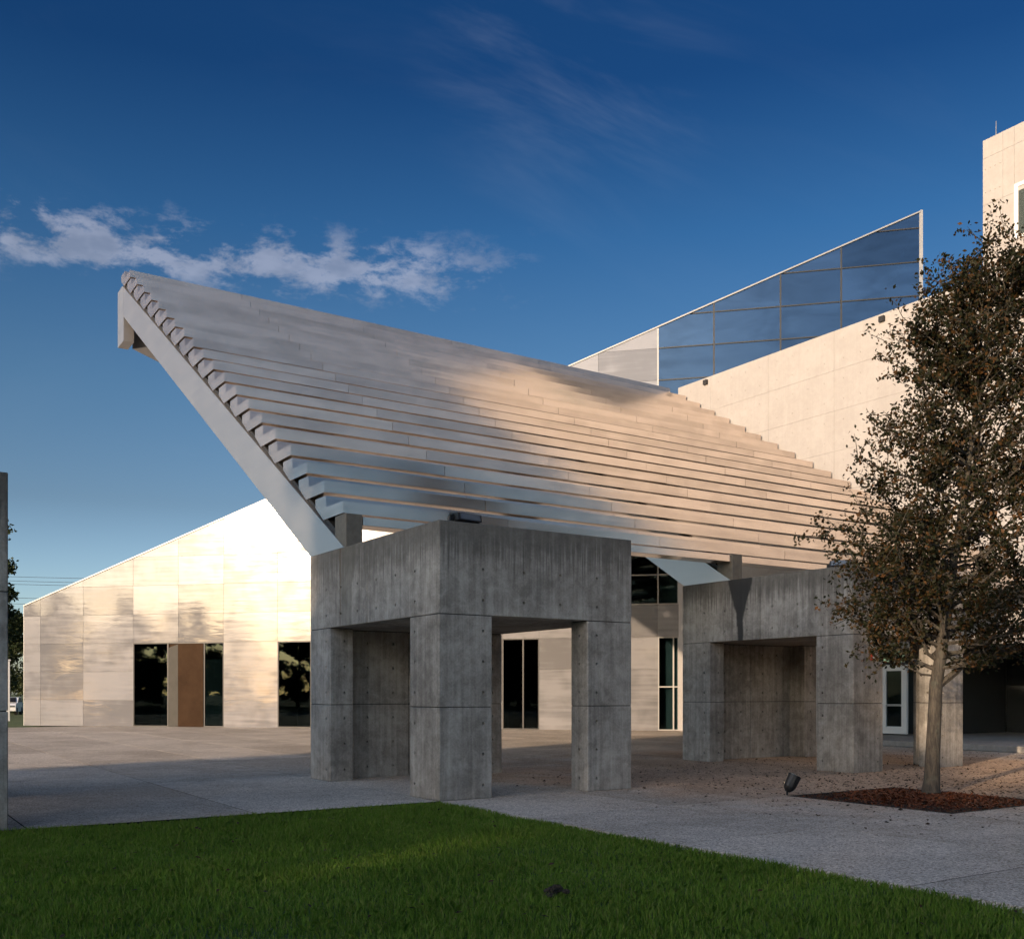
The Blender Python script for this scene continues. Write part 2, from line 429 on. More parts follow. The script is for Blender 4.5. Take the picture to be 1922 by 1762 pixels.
# ---- prism with chamfered vertical arrises and real tie holes on its sides
def casting(poly, z0, z1, holes=None, c=.014, hr=.028, hd=.05):
    """poly CCW (seen from above); holes {edge index: ([distances along edge], [heights])}"""
    mb = MB(); n = len(poly); P2 = [Vector(p) for p in poly]
    holes = holes or {}
    def edge(i): a, b = P2[i], P2[(i + 1) % n]; return a, b, (b - a).normalized()
    convex = []
    for i in range(n):
        d0 = (P2[i] - P2[i - 1]).normalized(); d1 = (P2[(i + 1) % n] - P2[i]).normalized()
        convex.append(d0.x * d1.y - d0.y * d1.x > 0)
    zlo, zhi = z0 + c * .5, z1 - c * .5
    ring = []      # outer footprint with chamfers
    for i in range(n):
        a, b, dr = edge(i); dp = edge(i - 1)[2]
        if convex[i]: ring += [a - dp * c, a + dr * c]
        else: ring.append(a)
    for i in range(n):
        a, b, dr = edge(i); nrm = Vector((dr.y, -dr.x)); ln = (b - a).length
        s0 = c if convex[i] else 0.0; s1 = ln - (c if convex[(i + 1) % n] else 0.0)
        def pt(s_, z, dep=0.0):
            q = a + dr * s_ - nrm * dep; return (q.x, q.y, z)
        if i not in holes:
            mb.add([pt(s0, zlo), pt(s1, zlo), pt(s1, zhi), pt(s0, zhi)], [(0, 1, 2, 3)])
        else:
            ss = sorted(holes[i][0]); zs = sorted(holes[i][1])
            bs = [s0] + [(ss[k] + ss[k + 1]) / 2 for k in range(len(ss) - 1)] + [s1]
            bz = [zlo] + [(zs[k] + zs[k + 1]) / 2 for k in range(len(zs) - 1)] + [zhi]
            for k, sh in enumerate(ss):
                for l, zh in enumerate(zs):
                    vs = [pt(bs[k], bz[l]), pt(bs[k + 1], bz[l]), pt(bs[k + 1], bz[l + 1]), pt(bs[k], bz[l + 1])]
                    ang = [R(-112.5 + 45 * q) for q in range(8)]      # starts below the hole, runs counter-clockwise
                    for dep in (0.0, hd):
                        rr = hr if dep == 0 else hr * .8
                        for an in ang: vs.append(pt(sh + math.cos(an) * rr, zh + math.sin(an) * rr, dep))
                    o_ = lambda q: 4 + q % 8
                    fs = [(0, 1, o_(1), o_(0)), (1, o_(2), o_(1)), (1, 2, o_(3), o_(2)), (2, o_(4), o_(3)),
                          (2, 3, o_(5), o_(4)), (3, o_(6), o_(5)), (3, 0, o_(7), o_(6)), (0, o_(0), o_(7))]
                    fs += [(o_(q), o_(q + 1), 12 + (q + 1) % 8, 12 + q) for q in range(8)]
                    fs.append(tuple(range(12, 20)))
                    mb.add(vs, fs)
    # chamfer strips
    k = 0
    for i in range(n):
        if convex[i]:
            p, q = ring[k], ring[k + 1]; k += 2
            mb.add([(p.x, p.y, zlo), (q.x, q.y, zlo), (q.x, q.y, zhi), (p.x, p.y, zhi)], [(0, 1, 2, 3)])
        else: k += 1
    # top and bottom with a tiny arris
    m = len(ring); cx = sum(p.x for p in P2) / n; cy = sum(p.y for p in P2) / n
    def inset():
        out = []
        for i in range(m):
            a, b, e = ring[i - 1], ring[i], ring[(i + 1) % m]
            d0 = (b - a).normalized(); d1 = (e - b).normalized()
            nn = Vector((-d0.y - d1.y, d0.x + d1.x))
            nn = nn / max(.3, nn.length_squared) * 2
            out.append(b + nn * c * .5)
        return out
    ins = inset()
    for zz, zi, flip in ((zhi, z1, False), (zlo, z0, True)):
        vs = [(p.x, p.y, zz) for p in ring] + [(p.x, p.y, zi) for p in ins]
        fs = [(i, (i + 1) % m, m + (i + 1) % m, m + i) for i in range(m)] + [tuple(range(m, 2 * m))]
        mb.add(vs, [f[::-1] for f in fs] if flip else fs)
    return mb

def rect(x0, x1, y0, y1): return [(x0, y0), (x1, y0), (x1, y1), (x0, y1)]

# ================================================================== SETTING: ground
ground = MB().add([(-900, -900, -.06), (900, -900, -.06), (900, 1500, -.06), (-900, 1500, -.06)], [(0, 1, 2, 3)]).build('ground', M_field)
tag(ground, kind='structure')

bed = (5.4, 8.3, -5.6, -2.5)
plaza = root('plaza'); tag(plaza, kind='structure')
base = MB().box(-27.2, 40, 0.0, 43, -.25, -.004); base.box(2.7, 40, 43, 62, -.25, -.004); base.box(.02, 40, -45, 0.0, -.25, -.004)
base.build('joint_bed', M_joint, plaza)
XJ = [-27.2, -24.2, -21.2, -18.2, -15.2, -12.2, -9.15, -6.1, -3.05, 0, 2.7, 5.4, 8.3, 11.2, 14.1, 17.0, 20.7, 24.4, 28, 32, 36, 40]
YJ = [-45, -40, -35, -30, -25, -21, -18, -14.9, -11.8, -8.7, -5.6, -2.5, 0, 6.0, 12, 18, 24, 30, 36, 43, 52, 62]
slab_cache = {}
for i in range(len(XJ) - 1):
    for j in range(len(YJ) - 1):
        x0, x1, y0, y1 = XJ[i], XJ[i + 1], YJ[j], YJ[j + 1]
        if x1 <= 0.01 and y1 <= 0.01: continue
        if x0 < 2.6 and y0 > 42.9: continue
        if abs(x0 - bed[0]) < .01 and abs(y0 - bed[2]) < .01: continue
        key = (round(x1 - x0, 3), round(y1 - y0, 3))
        if key not in slab_cache:
            slab_cache[key] = MB().cbox(  .012, key[0] - .012, .012, key[1] - .012, -.2, 0, .002).mesh('paving_slab')
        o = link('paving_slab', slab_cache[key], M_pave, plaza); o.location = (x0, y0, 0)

lawn = MB()
nx, ny = 36, 52
for i in range(nx + 1):
    for j in range(ny + 1):
        x = -40 + 39.97 * i / nx; y = -52 + 51.97 * j / ny
        lawn.v.append((x, y, -.045 + .03 * mnoise.noise((x * .35, y * .35, 0)) * min(1, -x / 2, -y / 2)))
for i in range(nx):
    for j in range(ny):
        a = i * (ny + 1) + j; lawn.f.append((a, a + ny + 1, a + ny + 2, a + 1))
lawn = lawn.build('lawn', M_turf, smooth=True); tag(lawn, kind='structure')

# ================================================================== concrete pier gateways
PW, PL, PA, PT = 4.06, 5.43, 1.02, .50
Z1, Z2 = 1.524, 3.048
HZ1 = [.225, .74, 1.25]; HZ2 = [1.765, 2.28, 2.79]
G = .006
def make_pier():
    r_ = root('concrete_gateway')
    # L-shaped front legs, two lifts each
    fl = [(0, 0), (PA, 0), (PA, PT), (PT, PT), (PT, PA), (0, PA)]
    fr = [(PW - PA, 0), (PW, 0), (PW, PA), (PW - PT, PA), (PW - PT, PT), (PW - PA, PT)]
    for poly, hs in ((fl, {0: ([.84], 0), 5: ([PA - .844], 0)}), (fr, {0: ([.20], 0), 1: ([.84], 0), 5: ([.25], 0)})):
        for za, zb, hz in ((0, Z1 - G, HZ1), (Z1 + G, Z2 - G, HZ2)):
            casting(poly, za, zb, {k: (v[0], hz) for k, v in hs.items()}).build('leg', M_concA, r_)
    # back wall with two side returns, cast in two lifts and two lengths
    yb = PL - PT; ya = PL - PA
    half = PW * .5
    bl = [(0, ya), (PT, ya), (PT, yb), (half - .005, yb), (half - .005, PL), (0, PL)]
    br = [(half + .005, yb), (PW - PT, yb), (PW - PT, ya), (PW, ya), (PW, PL), (half + .005, PL)]
    for poly, hs in ((bl, {0: ([.30], 0), 2: ([.55, 1.15], 0), 5: ([PL - 4.615], 0)}), (br, {0: ([.45, 1.0], 0), 2: ([.25], 0), 3: ([.3], 0)})):
        for za, zb, hz in ((0, Z1 - G, HZ1), (Z1 + G, Z2 - G, HZ2)):
            casting(poly, za, zb, {k: (v[0], hz) for k, v in hs.items()}).build('wall_block', M_concA, r_)
    # recessed joint filler
    for (x0, x1, y0, y1) in ((.02, PA - .02, .02, PT - .02), (.02, PT - .02, .03, PA - .02), (PW - PA + .02, PW - .02, .02, PT - .02), (PW - PT + .02, PW - .02, .03, PA - .02),
                             (.02, PW - .02, yb + .02, PL - .02), (.02, PT - .02, ya + .02, PL - .03), (PW - PT + .02, PW - .02, ya + .02, PL - .03)):
        for zj in (Z1, Z2): MB().box(x0, x1, y0, y1, zj - .03, zj + .03).build('joint_filler', M_dark, r_)
    # lid in two castings
    yj = 2.72
    capz = [3.30, 3.815]
    casting(rect(0, PW, 0, yj - G), Z2 + G, PH, {0: ([.84, 1.66, 2.43, 3.25], capz), 3: ([yj - G - 2.335, yj - G - 1.56, yj - G - .844], capz), 1: ([.6, 1.6], capz)}).build('lid_block', M_concA, r_)
    casting(rect(0, PW, yj + G, PL), Z2 + G, PH, {3: ([PL - 4.615, PL - 3.897, PL - 3.136], capz), 1: ([.6, 1.6], capz), 2: ([.8, 1.6, 2.4, 3.2], capz)}).build('lid_block', M_concA, r_)
    MB().box(.02, PW - .02, yj - .03, yj + .03, Z2 + .03, PH - .015).build('joint_filler', M_dark, r_)
    return r_
pierA = make_pier()
tag(pierA, 'nearest grey concrete gateway on four legs at the corner of the lawn', 'gateway', 'concrete gateways under the canopy')
pierB = copy_tree(pierA); pierB.location = (S, .05, 0)
pierB['label'] = 'grey concrete gateway behind the tree with a dark drip stain'
pierC = copy_tree(pierA); pierC.location = (-S + .02, -.05, 0)
pierC['label'] = 'dark concrete gateway cut off by the left edge of the photo'

# ================================================================== louvred canopy
SLOPE = .606
canopy = root('louvred_canopy'); tag(canopy, 'sloping aluminium canopy of long stepped slats resting on the concrete gateways', 'canopy')
def beam_profile():
    return [(3.76, PH), (5.42, PH), (22.12, PH + SLOPE * (22.12 - 5.42)), (22.12, 13.87), (23.0, 13.87), (23.0, 15.83), (22.25, 15.83 - .02), (22.25, PH + SLOPE * (22.25 - 3.76) - .03)]
BP = [(3.76, PH + .003), (5.42, PH + .003), (22.12, 14.69), (22.12, 13.87), (23.0, 13.87), (23.0, 15.80), (22.22, 15.80)]
BX = [0.0, S, 2 * S]
for bx in BX:
    b = MB()
    # split the concave outline in two convex pieces that butt end to end
    b.extrude([(3.76, PH + .003), (5.42, PH + .003), (22.12, 14.69), (22.12, 15.70)], lambda y, z: (bx, y, z), lambda y, z: (bx + .34, y, z))
    b.build('beam', M_alu_beam, canopy)
    b = MB().extrude([(22.124, 13.87), (23.0, 13.87), (23.0, 15.80), (22.30, 15.80), (22.124, 15.70)], lambda y, z: (bx - .002, y, z), lambda y, z: (bx + .342, y, z))
    b.build('end_post', M_alu_beam, canopy)
    tr = MB().extrude([(3.80, PH + .06), (22.0, PH + .06 + SLOPE * 18.2), (22.0, PH + .15 + SLOPE * 18.2), (3.80, PH + .15)], lambda y, z: (bx + .05, y, z), lambda y, z: (bx + .29, y, z))
    tr.build('bearing_rail', M_dark, canopy)
    MB().cbox(bx + .02, bx + .37, 3.70, 4.22, PH + .002, 5.23, .008).build('post', M_concA if False else simple('post_metal_%d' % int(bx), (.17, .15, .12), .6, .3, .4, 9), canopy)
PROF = [(0, 0), (0, .232), (.81, .236), (.83, .472), (1.365, .475), (1.365, .305), (.96, 0)]
Y0, ZB, PY, PZ = 3.829, 5.248, .914, .553
XS = [0.015, 3.84, 8.16, 12.48, 16.76, 21.05, 24.40]
def shrink(prof, d_):
    cx, cz = .68, .22
    out = []
    for y, z in prof: out.append((y + (d_ if y < .3 else -d_ if y > 1.0 else (0 if y > .9 else d_)), z + (d_ if z < .2 and not (.9 < y < 1) else (d_ if .9 < y < 1 else -d_))))
    return out
core_prof = [(.015, .015), (.015, .217), (.825, .221), (.845, .457), (1.35, .460), (1.35, .312), (.953, .015)]
core = MB().extrude(core_prof, lambda y, z: (XS[0] + .03, y, z), lambda y, z: (XS[-1] - .03, y, z)).mesh('slat')
seg_meshes = []
for i in range(len(XS) - 1):
    a, b_ = XS[i] + (.005 if i else 0), XS[i + 1] - (.005 if i < len(XS) - 2 else 0)
    cm = (a + b_) / 2
    seg_meshes.append((cm, MB().extrude(PROF, lambda y, z: (a - cm, y - .6, z - .2), lambda y, z: (b_ - cm, y - .6, z - .2)).mesh('slat_panel')))
brk = MB().box(.06, .28, .96, 1.28, -.14, .30).mesh('bracket')
rs = random.Random(5)
for k in range(20):
    s_ = link('slat', core, M_dark, canopy); s_.location = (0, Y0 + PY * k, ZB + PZ * k)
    for cm, me in seg_meshes:
        q = link('slat_panel', me, M_alu_slat, s_)
        q.rotation_euler = (rs.gauss(0, .004), 0, rs.gauss(0, .0012)); q.location = (cm, .6 + rs.uniform(-.003, .003), .2)
    for bx in BX:
        o = link('bracket', brk, M_dark, canopy); o.location = (bx, Y0 + PY * k - .02, ZB + PZ * k)
# lowest purlin: an upright with no foot
MB().cbox(.40, 24.38, 3.75, 4.25, 5.03, 5.20, .006).build('purlin', M_alu_slat, canopy)
# link beam from the high corner back to the hall
lb = MB(); p0 = Vector((.35, 22.3)); dv = Vector((math.sin(R(50)), math.cos(R(50)))); nv = Vector((dv.y, -dv.x))
def lbp(tt, side): q = Vector((-.002 if False else .0, 0)); return p0 + dv * tt + nv * side
lb.extrude([(-.34, 13.872), (.34, 13.872), (.34, 15.0), (-.34, 15.0)], lambda a, z: (*(p0 + dv * .42 + nv * a), z), lambda a, z: (*(p0 + dv * 14.6 + nv * a), z))
lb.build('link_beam', M_alu_beam, canopy)

# ================================================================== aluminium hall
HALL = root('aluminium_hall', (.132, 45.962, 0), R(-45.812))
tag(HALL, 'long aluminium clad hall with roof edge rising in one line behind the canopy', 'building')
RO, RS = 6.517, (23.161 - 6.517) / 45.549
roofz = lambda s: RO + RS * s
VS = [0, 1.018, 3.609, 6.586, 9.206, 11.794, 14.787, 17.7, 20.6, 23.6, 26.53, 28.342, 31.2, 34.005, 36.574, 39.556, 42.205, 45.549]
ZS = [0.0] + [-.11 + 1.5 * k for k in range(1, 17)]
WIN = [(6.586, 11.794, 0, 4.39), (14.787, 17.7, 0, 4.39), (26.53, 28.342, 0, 4.39), (34.005, 36.574, 0, 4.39), (31.2, 36.574, 5.89, 10.39)]
def is_open(s0, s1, z0, z1):
    for a, b, c_, d_ in WIN:
        if s0 >= a - .01 and s1 <= b + .01 and z0 >= c_ - .01 and z1 <= d_ + .01: return 1
    if s0 >= 34.0 and z0 >= 13.3: return 2
    return 0
def clip_roof(poly, off=0.0):
    out = []
    for i in range(len(poly)):
        a, b = poly[i], poly[(i + 1) % len(poly)]
        fa, fb = a[1] - roofz(a[0]) + off, b[1] - roofz(b[0]) + off
        if fa <= 0: out.append(a)
        if (fa < 0 < fb) or (fb < 0 < fa):
            t_ = fa / (fa - fb); out.append((a[0] + (b[0] - a[0]) * t_, a[1] + (b[1] - a[1]) * t_))
    return out
core_mb = MB(); rp = random.Random(11)
for i in range(len(VS) - 1):
    for j in range(len(ZS) - 1):
        s0, s1, z0, z1 = VS[i], VS[i + 1], ZS[j], ZS[j + 1]
        kind = is_open(s0, s1, z0, z1)
        if kind == 1: continue
        g_ = .006 if kind == 0 else .03
        poly = clip_roof([(s0 + g_, z0 + g_), (s1 - g_, z0 + g_), (s1 - g_, z1 - g_), (s0 + g_, z1 - g_)], .10)
        if len(poly) < 3 or max(p[1] for p in poly) - min(p[1] for p in poly) < .05: continue
        if kind == 0:
            o = MB().extrude(poly, lambda x, z: (x, 0, z), lambda x, z: (x, .03, z)).build('cladding_panel', M_alu_wall, HALL)
            o.rotation_euler = (rp.gauss(0, .0016), 0, 0); o.location = (0, 0, 0)
            # turn about the panel's own centre so that its edges stay put
            cz_ = (z0 + z1) / 2; cs_ = (s0 + s1) / 2
            mtx = Matrix.Translation((cs_, 0, cz_)) @ Matrix.Rotation(rp.gauss(0, .0022), 4, 'X') @ Matrix.Rotation(rp.gauss(0, .0014), 4, 'Z') @ Matrix.Translation((-cs_, 0, -cz_))
            o.matrix_basis = mtx
            pc = clip_roof([(s0, z0), (s1, z0), (s1, z1), (s0, z1)], .10)
            core_mb.add([(x, .05, z) for x, z in pc], [tuple(range(len(pc)))])
        else:
            o = MB().extrude(poly, lambda x, z: (x, .02, z), lambda x, z: (x, .04, z)).build('screen_pane', M_glass_sky, HALL)
            cz_ = (z0 + z1) / 2; cs_ = (s0 + s1) / 2
            o.matrix_basis = Matrix.Translation((cs_, 0, cz_)) @ Matrix.Rotation(rp.gauss(0, .002), 4, 'X') @ Matrix.Translation((-cs_, 0, -cz_))
core_mb.build('wall_core', M_alu_trim, HALL)
# mullions of the glass screen
for s_ in VS[13:]:
    zt = roofz(s_) - .12
    MB().box(s_ - .035, s_ + .035, -.02, .06, 13.39, zt).build('mullion', M_black if s_ not in (VS[13], VS[-1]) else M_alu_trim, HALL)
for z_ in ZS:
    if z_ < 13.3: continue
    sa = max(34.005, (z_ + .12 - RO) / RS)
    if sa < 45.4: MB().box(sa + .04, 45.51, -.012, .05, z_ - .025, z_ + .025).build('transom', M_black, HALL)
MB().extrude([(-.06, -.22), (-.06, .03), (.10, .03), (.10, -.10), (-.02, -.10), (-.02, -.22)][:0] or [(-.04, -.09), (-.04, -.025), (.14, -.025), (.14, -.09)],
             lambda a, z: (-.03, a, RO + z - .0), lambda a, z: (45.58, a, roofz(45.58) + z)).build('roof_edge', M_alu_trim, HALL)
MB().box(45.56, 45.66, -.05, .10, 9.0, roofz(45.6) - .02).build('end_trim', M_alu_trim, HALL)
# roof, gable end and a dark interior
MB().add([(0, .1, roofz(0) - .06), (45.5, .1, roofz(45.5) - .06), (45.5, 16, roofz(45.5) - .06), (0, 16, roofz(0) - .06)], [(0, 1, 2, 3)]).build('roof', M_roof, HALL)
MB().box(-.03, 0.0, .0, 16, 0, roofz(0) - .07).build('end_wall', M_alu_trim, HALL)
MB().add([(0, 16, 0), (45.5, 16, 0), (45.5, 16, roofz(45.5) - .07), (0, 16, roofz(0) - .07)], [(0, 1, 2, 3)]).build('rear_wall', M_roof, HALL)
MB().add([(45.5, .1, 0), (45.5, 16, 0), (45.5, 16, roofz(45.5) - .07), (45.5, .1, roofz(45.5) - .07)], [(0, 1, 2, 3)]).build('end_wall', M_alu_trim, HALL)
def window(a, b, c_, d_, muls=(), trs=(), fm=M_black, fw_=.05, dep=3.5):
    # room behind: five sides, dark
    rm = MB(); y0, y1 = .10, dep
    rm.add([(a, y0, c_), (b, y0, c_), (b, y0, d_), (a, y0, d_), (a - .5, y1, c_), (b + .5, y1, c_), (b + .5, y1, d_ + .2), (a - .5, y1, d_ + .2)],
           [(4, 5, 6, 7), (0, 4, 7, 3), (1, 2, 6, 5), (3, 7, 6, 2), (0, 1, 5, 4)])
    wn = MB().box(a, a + fw_, .0, .09, c_, d_).box(b - fw_, b, 0, .09, c_, d_).box(a + fw_, b - fw_, 0, .09, d_ - fw_, d_).box(a + fw_, b - fw_, 0, .09, c_, c_ + fw_).build('window', fm, HALL)
    link('room', rm.mesh('room', fix=False), M_inter, wn)
    xs = [a + fw_] + list(muls) + [b - fw_]; zs = [c_ + fw_] + list(trs) + [d_ - fw_]
    for m_ in muls: MB().box(m_ - .035, m_ + .035, .01, .085, c_ + fw_, d_ - fw_).build('mullion', fm, wn)
    for t_ in trs:
        for i in range(len(xs) - 1):
            MB().box(xs[i] + (.036 if i else 0), xs[i + 1] - (.036 if i < len(xs) - 2 else 0), .012, .083, t_ - .03, t_ + .03).build('transom', fm, wn)
    for i in range(len(xs) - 1):
        for j in range(len(zs) - 1):
            MB().box(xs[i], xs[i + 1], .045, .055, zs[j], zs[j + 1]).build('pane', M_glass, wn)
    return wn
window(6.586, 11.794, 0.01, 4.385, (8.60, 10.68), ())
window(14.787, 17.7, 0.01, 4.385, (16.6,), ())
window(26.53, 28.342, 0.01, 4.385, (27.55,), ())
window(34.005, 36.574, 0.01, 4.385, (34.72,), (2.05,), M_alu_trim)
window(31.2, 36.574, 5.895, 10.385, (34.005,), (7.30, 8.9), M_alu_trim, .06)
# clad pier that stands in the large window opening, its left cheek splayed inwards
MB().add([(9.206, -.03, .01), (10.64, -.03, .01), (10.64, -.03, 4.32), (9.206, -.03, 4.32), (8.66, .0, .01), (8.66, .0, 4.32), (10.64, .04, .01), (10.64, .04, 4.32), (8.66, .04, .01), (8.66, .04, 4.32)],
         [(0, 1, 2, 3), (1, 6, 7, 2), (8, 4, 5, 9), (6, 8, 9, 7), (3, 2, 7, 9, 5), (0, 4, 8, 6, 1)]).build('entry_panel', M_brown, HALL)
MB().add([(8.66, -.002, .011), (9.204, -.034, .011), (9.204, -.034, 4.30), (8.66, -.004, 4.12)], [(0, 1, 2, 3)]).build('entry_cheek', simple('grey_cheek', (.085, .08, .07), .8, 0, .2, 2, .1), HALL)

# ================================================================== concrete tower at the right
TX = 24.50
tower = root('concrete_tower', (TX, 0, 0)); tag(tower, 'tall cream sunlit concrete building with stepped roofline at the right edge', 'building')
body = MB()
body.box(.02, 14, -14, 5.70, 3.42, 20.58)         # high block
body.box(.02, 14, 5.70, 22.2, 3.72, 15.92)        # lower long block
body.box(.02, 14, 10.0, 22.2, 0, 3.72)            # solid foot beyond the door
body.box(6.5, 14, -14, 10.0, 0, 3.42)
body.build('core', M_tower, tower)
ZT = [3.30] + [4.88 + 1.586 * k for k in range(0, 8)]     # joints near z 14.4 and 15.9
ZT = [3.30, 4.9, 6.49, 8.07, 9.66, 11.24, 12.83, 14.42, 15.98]
YT = [-14, -10.6, -7.2, -3.8, -.4, 3.0, 5.76, 8.72, 12.0, 15.4, 18.8, 22.2]
panel_cache = {}
def tower_panel(y0, y1, z0, z1, hole=True):
    key = (round(y1 - y0, 3), round(z1 - z0, 3), hole)
    if key not in panel_cache:
        w_, h_ = key[0], key[1]; mb = casting(rect(0, .09, .003, w_ - .003), .003, h_ - .003, {3: ([w_ * .14, w_ * .38, w_ * .62, w_ * .86], [h_ * .25, h_ * .75])} if hole else {}, .004, .022)
        panel_cache[key] = mb.mesh('wall_panel')
    o = link('wall_panel', panel_cache[key], M_tower, tower); o.location = (0, y0, z0)
for i in range(len(YT) - 1):
    for j in range(len(ZT) - 1):
        if YT[i] < 5.7 or True: tower_panel(YT[i], YT[i + 1], ZT[j], ZT[j + 1])
WZ = [15.98, 16.80, 18.40, 19.99, 20.62]
for y0, y1 in ((5.04, 5.76), (-14, -10.6), (-10.6, -7.2), (-7.2, -3.8), (-3.8, -.4), (-.4, 1.6), (1.6, 4.64), (4.64, 5.04)):
    for j in range(len(WZ) - 1):
        if y0 == 1.6 and j in (1,): continue
        tower_panel(y0, y1, WZ[j], WZ[j + 1], (y1 - y0) > .6 and (WZ[j + 1] - WZ[j]) > 1)
# lower foot panels beyond the door and beside it
for y0, y1 in ((10.0, 12.0), (12.0, 15.4), (15.4, 18.8), (18.8, 22.2)):
    tower_panel(y0, y1, 0.0, 1.65); tower_panel(y0, y1, 1.65, 3.30)
# high window (its near part is cut by the photo edge)
wnd = MB().box(-.03, .07, 1.62, 1.74, 16.82, 18.66).box(-.03, .07, 4.50, 4.63, 16.82, 18.66).box(-.03, .07, 1.74, 4.50, 18.54, 18.66).box(-.03, .07, 1.74, 4.50, 16.82, 16.92).build('window', M_white, tower)
MB().box(.02, .03, 1.74, 4.50, 16.92, 18.54).build('pane', M_glass, wnd)
MB().box(.076, .079, 1.74, 4.50, 16.92, 18.54).build('blind', M_inter, wnd)
# roof rod
MB().tube([(.3, 5.46, 20.58), (.3, 5.46, 21.25)], [.025, .012], 6).build('lightning_rod', M_alu_trim, tower)
# roof outlets
for y_ in (19.07, 9.76): MB().box(-.12, .0, y_ - .11, y_ + .11, 15.66, 15.86).build('roof_outlet', M_dark, tower)
# recess below: dark walls and soffit, door with transom
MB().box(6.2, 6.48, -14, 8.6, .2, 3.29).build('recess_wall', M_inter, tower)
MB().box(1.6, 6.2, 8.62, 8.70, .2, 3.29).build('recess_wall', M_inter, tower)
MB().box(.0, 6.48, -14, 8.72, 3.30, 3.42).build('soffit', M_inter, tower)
door = MB().box(.0, .10, 8.74, 8.96, .25, 2.80).box(.0, .10, 9.62, 9.91, .25, 2.80).box(0, .10, 8.96, 9.62, 2.58, 2.80).box(0, .10, 8.96, 9.62, .25, .52).box(.012, .09, 8.96, 9.62, 1.27, 1.34).build('door', M_white, tower)
MB().box(.045, .055, 8.96, 9.62, .52, 1.27).box(.045, .055, 8.96, 9.62, 1.34, 2.58).build('pane', M_glass, door)
MB().tube([(-.06, 9.02, 1.30), (-.06, 9.56, 1.30)], [.015, .015], 6).box(-.06, .02, 9.0, 9.03, 1.285, 1.315).box(-.06, .02, 9.55, 9.58, 1.285, 1.315).build('handle', M_alu_trim, door)
tr_ = MB().box(.0, .10, 8.74, 9.91, 2.81, 2.90).box(0, .10, 8.74, 8.80, 2.90, 3.72).box(0, .10, 9.85, 9.91, 2.90, 3.72).build('transom_light', M_dark, tower)
MB().box(.045, .055, 8.80, 9.85, 2.90, 3.70).build('pane', glass('teal_glass', (.7, .95, .9), .25, (.2, .45, .42)), tr_)
MB().box(.6, .7, 8.72, 9.99, .25, 3.72).build('lobby_back', M_inter, tower)
platf = MB().cbox(20.7, 31, -16, 10.0, 0.002, .20, .02).build('entrance_platform', concrete('platform_concrete', (.26, .24, .21), (.42, .39, .35), .1)); tag(platf, kind='structure')

# ================================================================== plaza tree
def envelope(z):
    zs = [2.0, 2.5, 3.0, 3.6, 4.5, 5.4, 6.4, 7.4, 8.3, 9.0, 9.7]
    rs_ = [.6, 1.65, 2.1, 2.3, 2.35, 2.2, 1.95, 1.8, 1.6, 1.2, .4]
    return float(np.interp(z, zs, rs_))
rt_ = random.Random(21)
TB = Vector((7.6, -3.75, -.05))
camr = Vector((math.cos(YAW), -math.sin(YAW), 0))
def axis(z):
    k = max(0, z) / 9.0
    return Vector((TB.x, TB.y, 0)) + camr * (.12 * min(z, 2.4) / 2.4 + 1.0 * max(0, (z - 2.0)) / 7.0) + Vector((0, 0, z))
limbs = []          # polylines with radii
trunk_pts = [axis(z) + Vector((mnoise.noise((z, 0, 3)) * .05, mnoise.noise((z, 5, 3)) * .05, 0)) for z in (-.05, .06, .25, .7, 1.3, 1.9, 2.4, 3.2, 4.2, 5.2, 6.2, 7.2, 8.2, 9.0)]
trunk_r = [.175, .155, .132, .120, .112, .108, .098, .083, .066, .052, .040, .028, .017, .008]
twigs = []
def curve(a, b, sag, n=5, wob=.06):
    pts = []
    for i in range(n + 1):
        t_ = i / n
        p = a.lerp(b, t_) + Vector((0, 0, sag * math.sin(t_ * math.pi)))
        if 0 < i < n: p += Vector((rt_.gauss(0, wob), rt_.gauss(0, wob), rt_.gauss(0, wob)))
        pts.append(p)
    return pts
def grow_limb(a, b, r0, twn):
    L_ = (b - a).length
    pts = curve(a, b, L_ * rt_.uniform(-.10, .02), 6, L_ * .03)
    limbs.append((pts, [r0 * (1 - .85 * i / 6) for i in range(7)]))
    for q in range(twn):
        t_ = rt_.uniform(.22, 1.0); i = min(5, int(t_ * 6)); p = pts[i].lerp(pts[i + 1], t_ * 6 - i)
        dr = (pts[i + 1] - pts[i]).normalized()
        rv = Vector((rt_.gauss(0, 1), rt_.gauss(0, 1), rt_.gauss(.25, .8))).normalized()
        e = p + (dr * .55 + rv * .8).normalized() * rt_.uniform(.25, .75)
        tw = curve(p, e, rt_.uniform(-.05, .05), 3, .03)
        limbs.append((tw, [r0 * .22 + .003, r0 * .15 + .003, .004, .002]))
        twigs.append(tw)
    twigs.append(pts[3:])
for q in range(118):
    zs_ = 2.1 + 6.6 * (q / 118) ** 1.05
    a = axis(zs_)
    ang = q * 2.39996 + rt_.uniform(-.5, .5)
    ze = min(9.3, zs_ + rt_.uniform(.15, 1.6))
    rr = envelope(ze) * rt_.uniform(.55, 1.02)
    b = axis(ze) + Vector((math.cos(ang) * rr, math.sin(ang) * rr, 0))
    grow_limb(a, b, .018 + .020 * max(0, 1 - (zs_ - 2) / 7), 14)
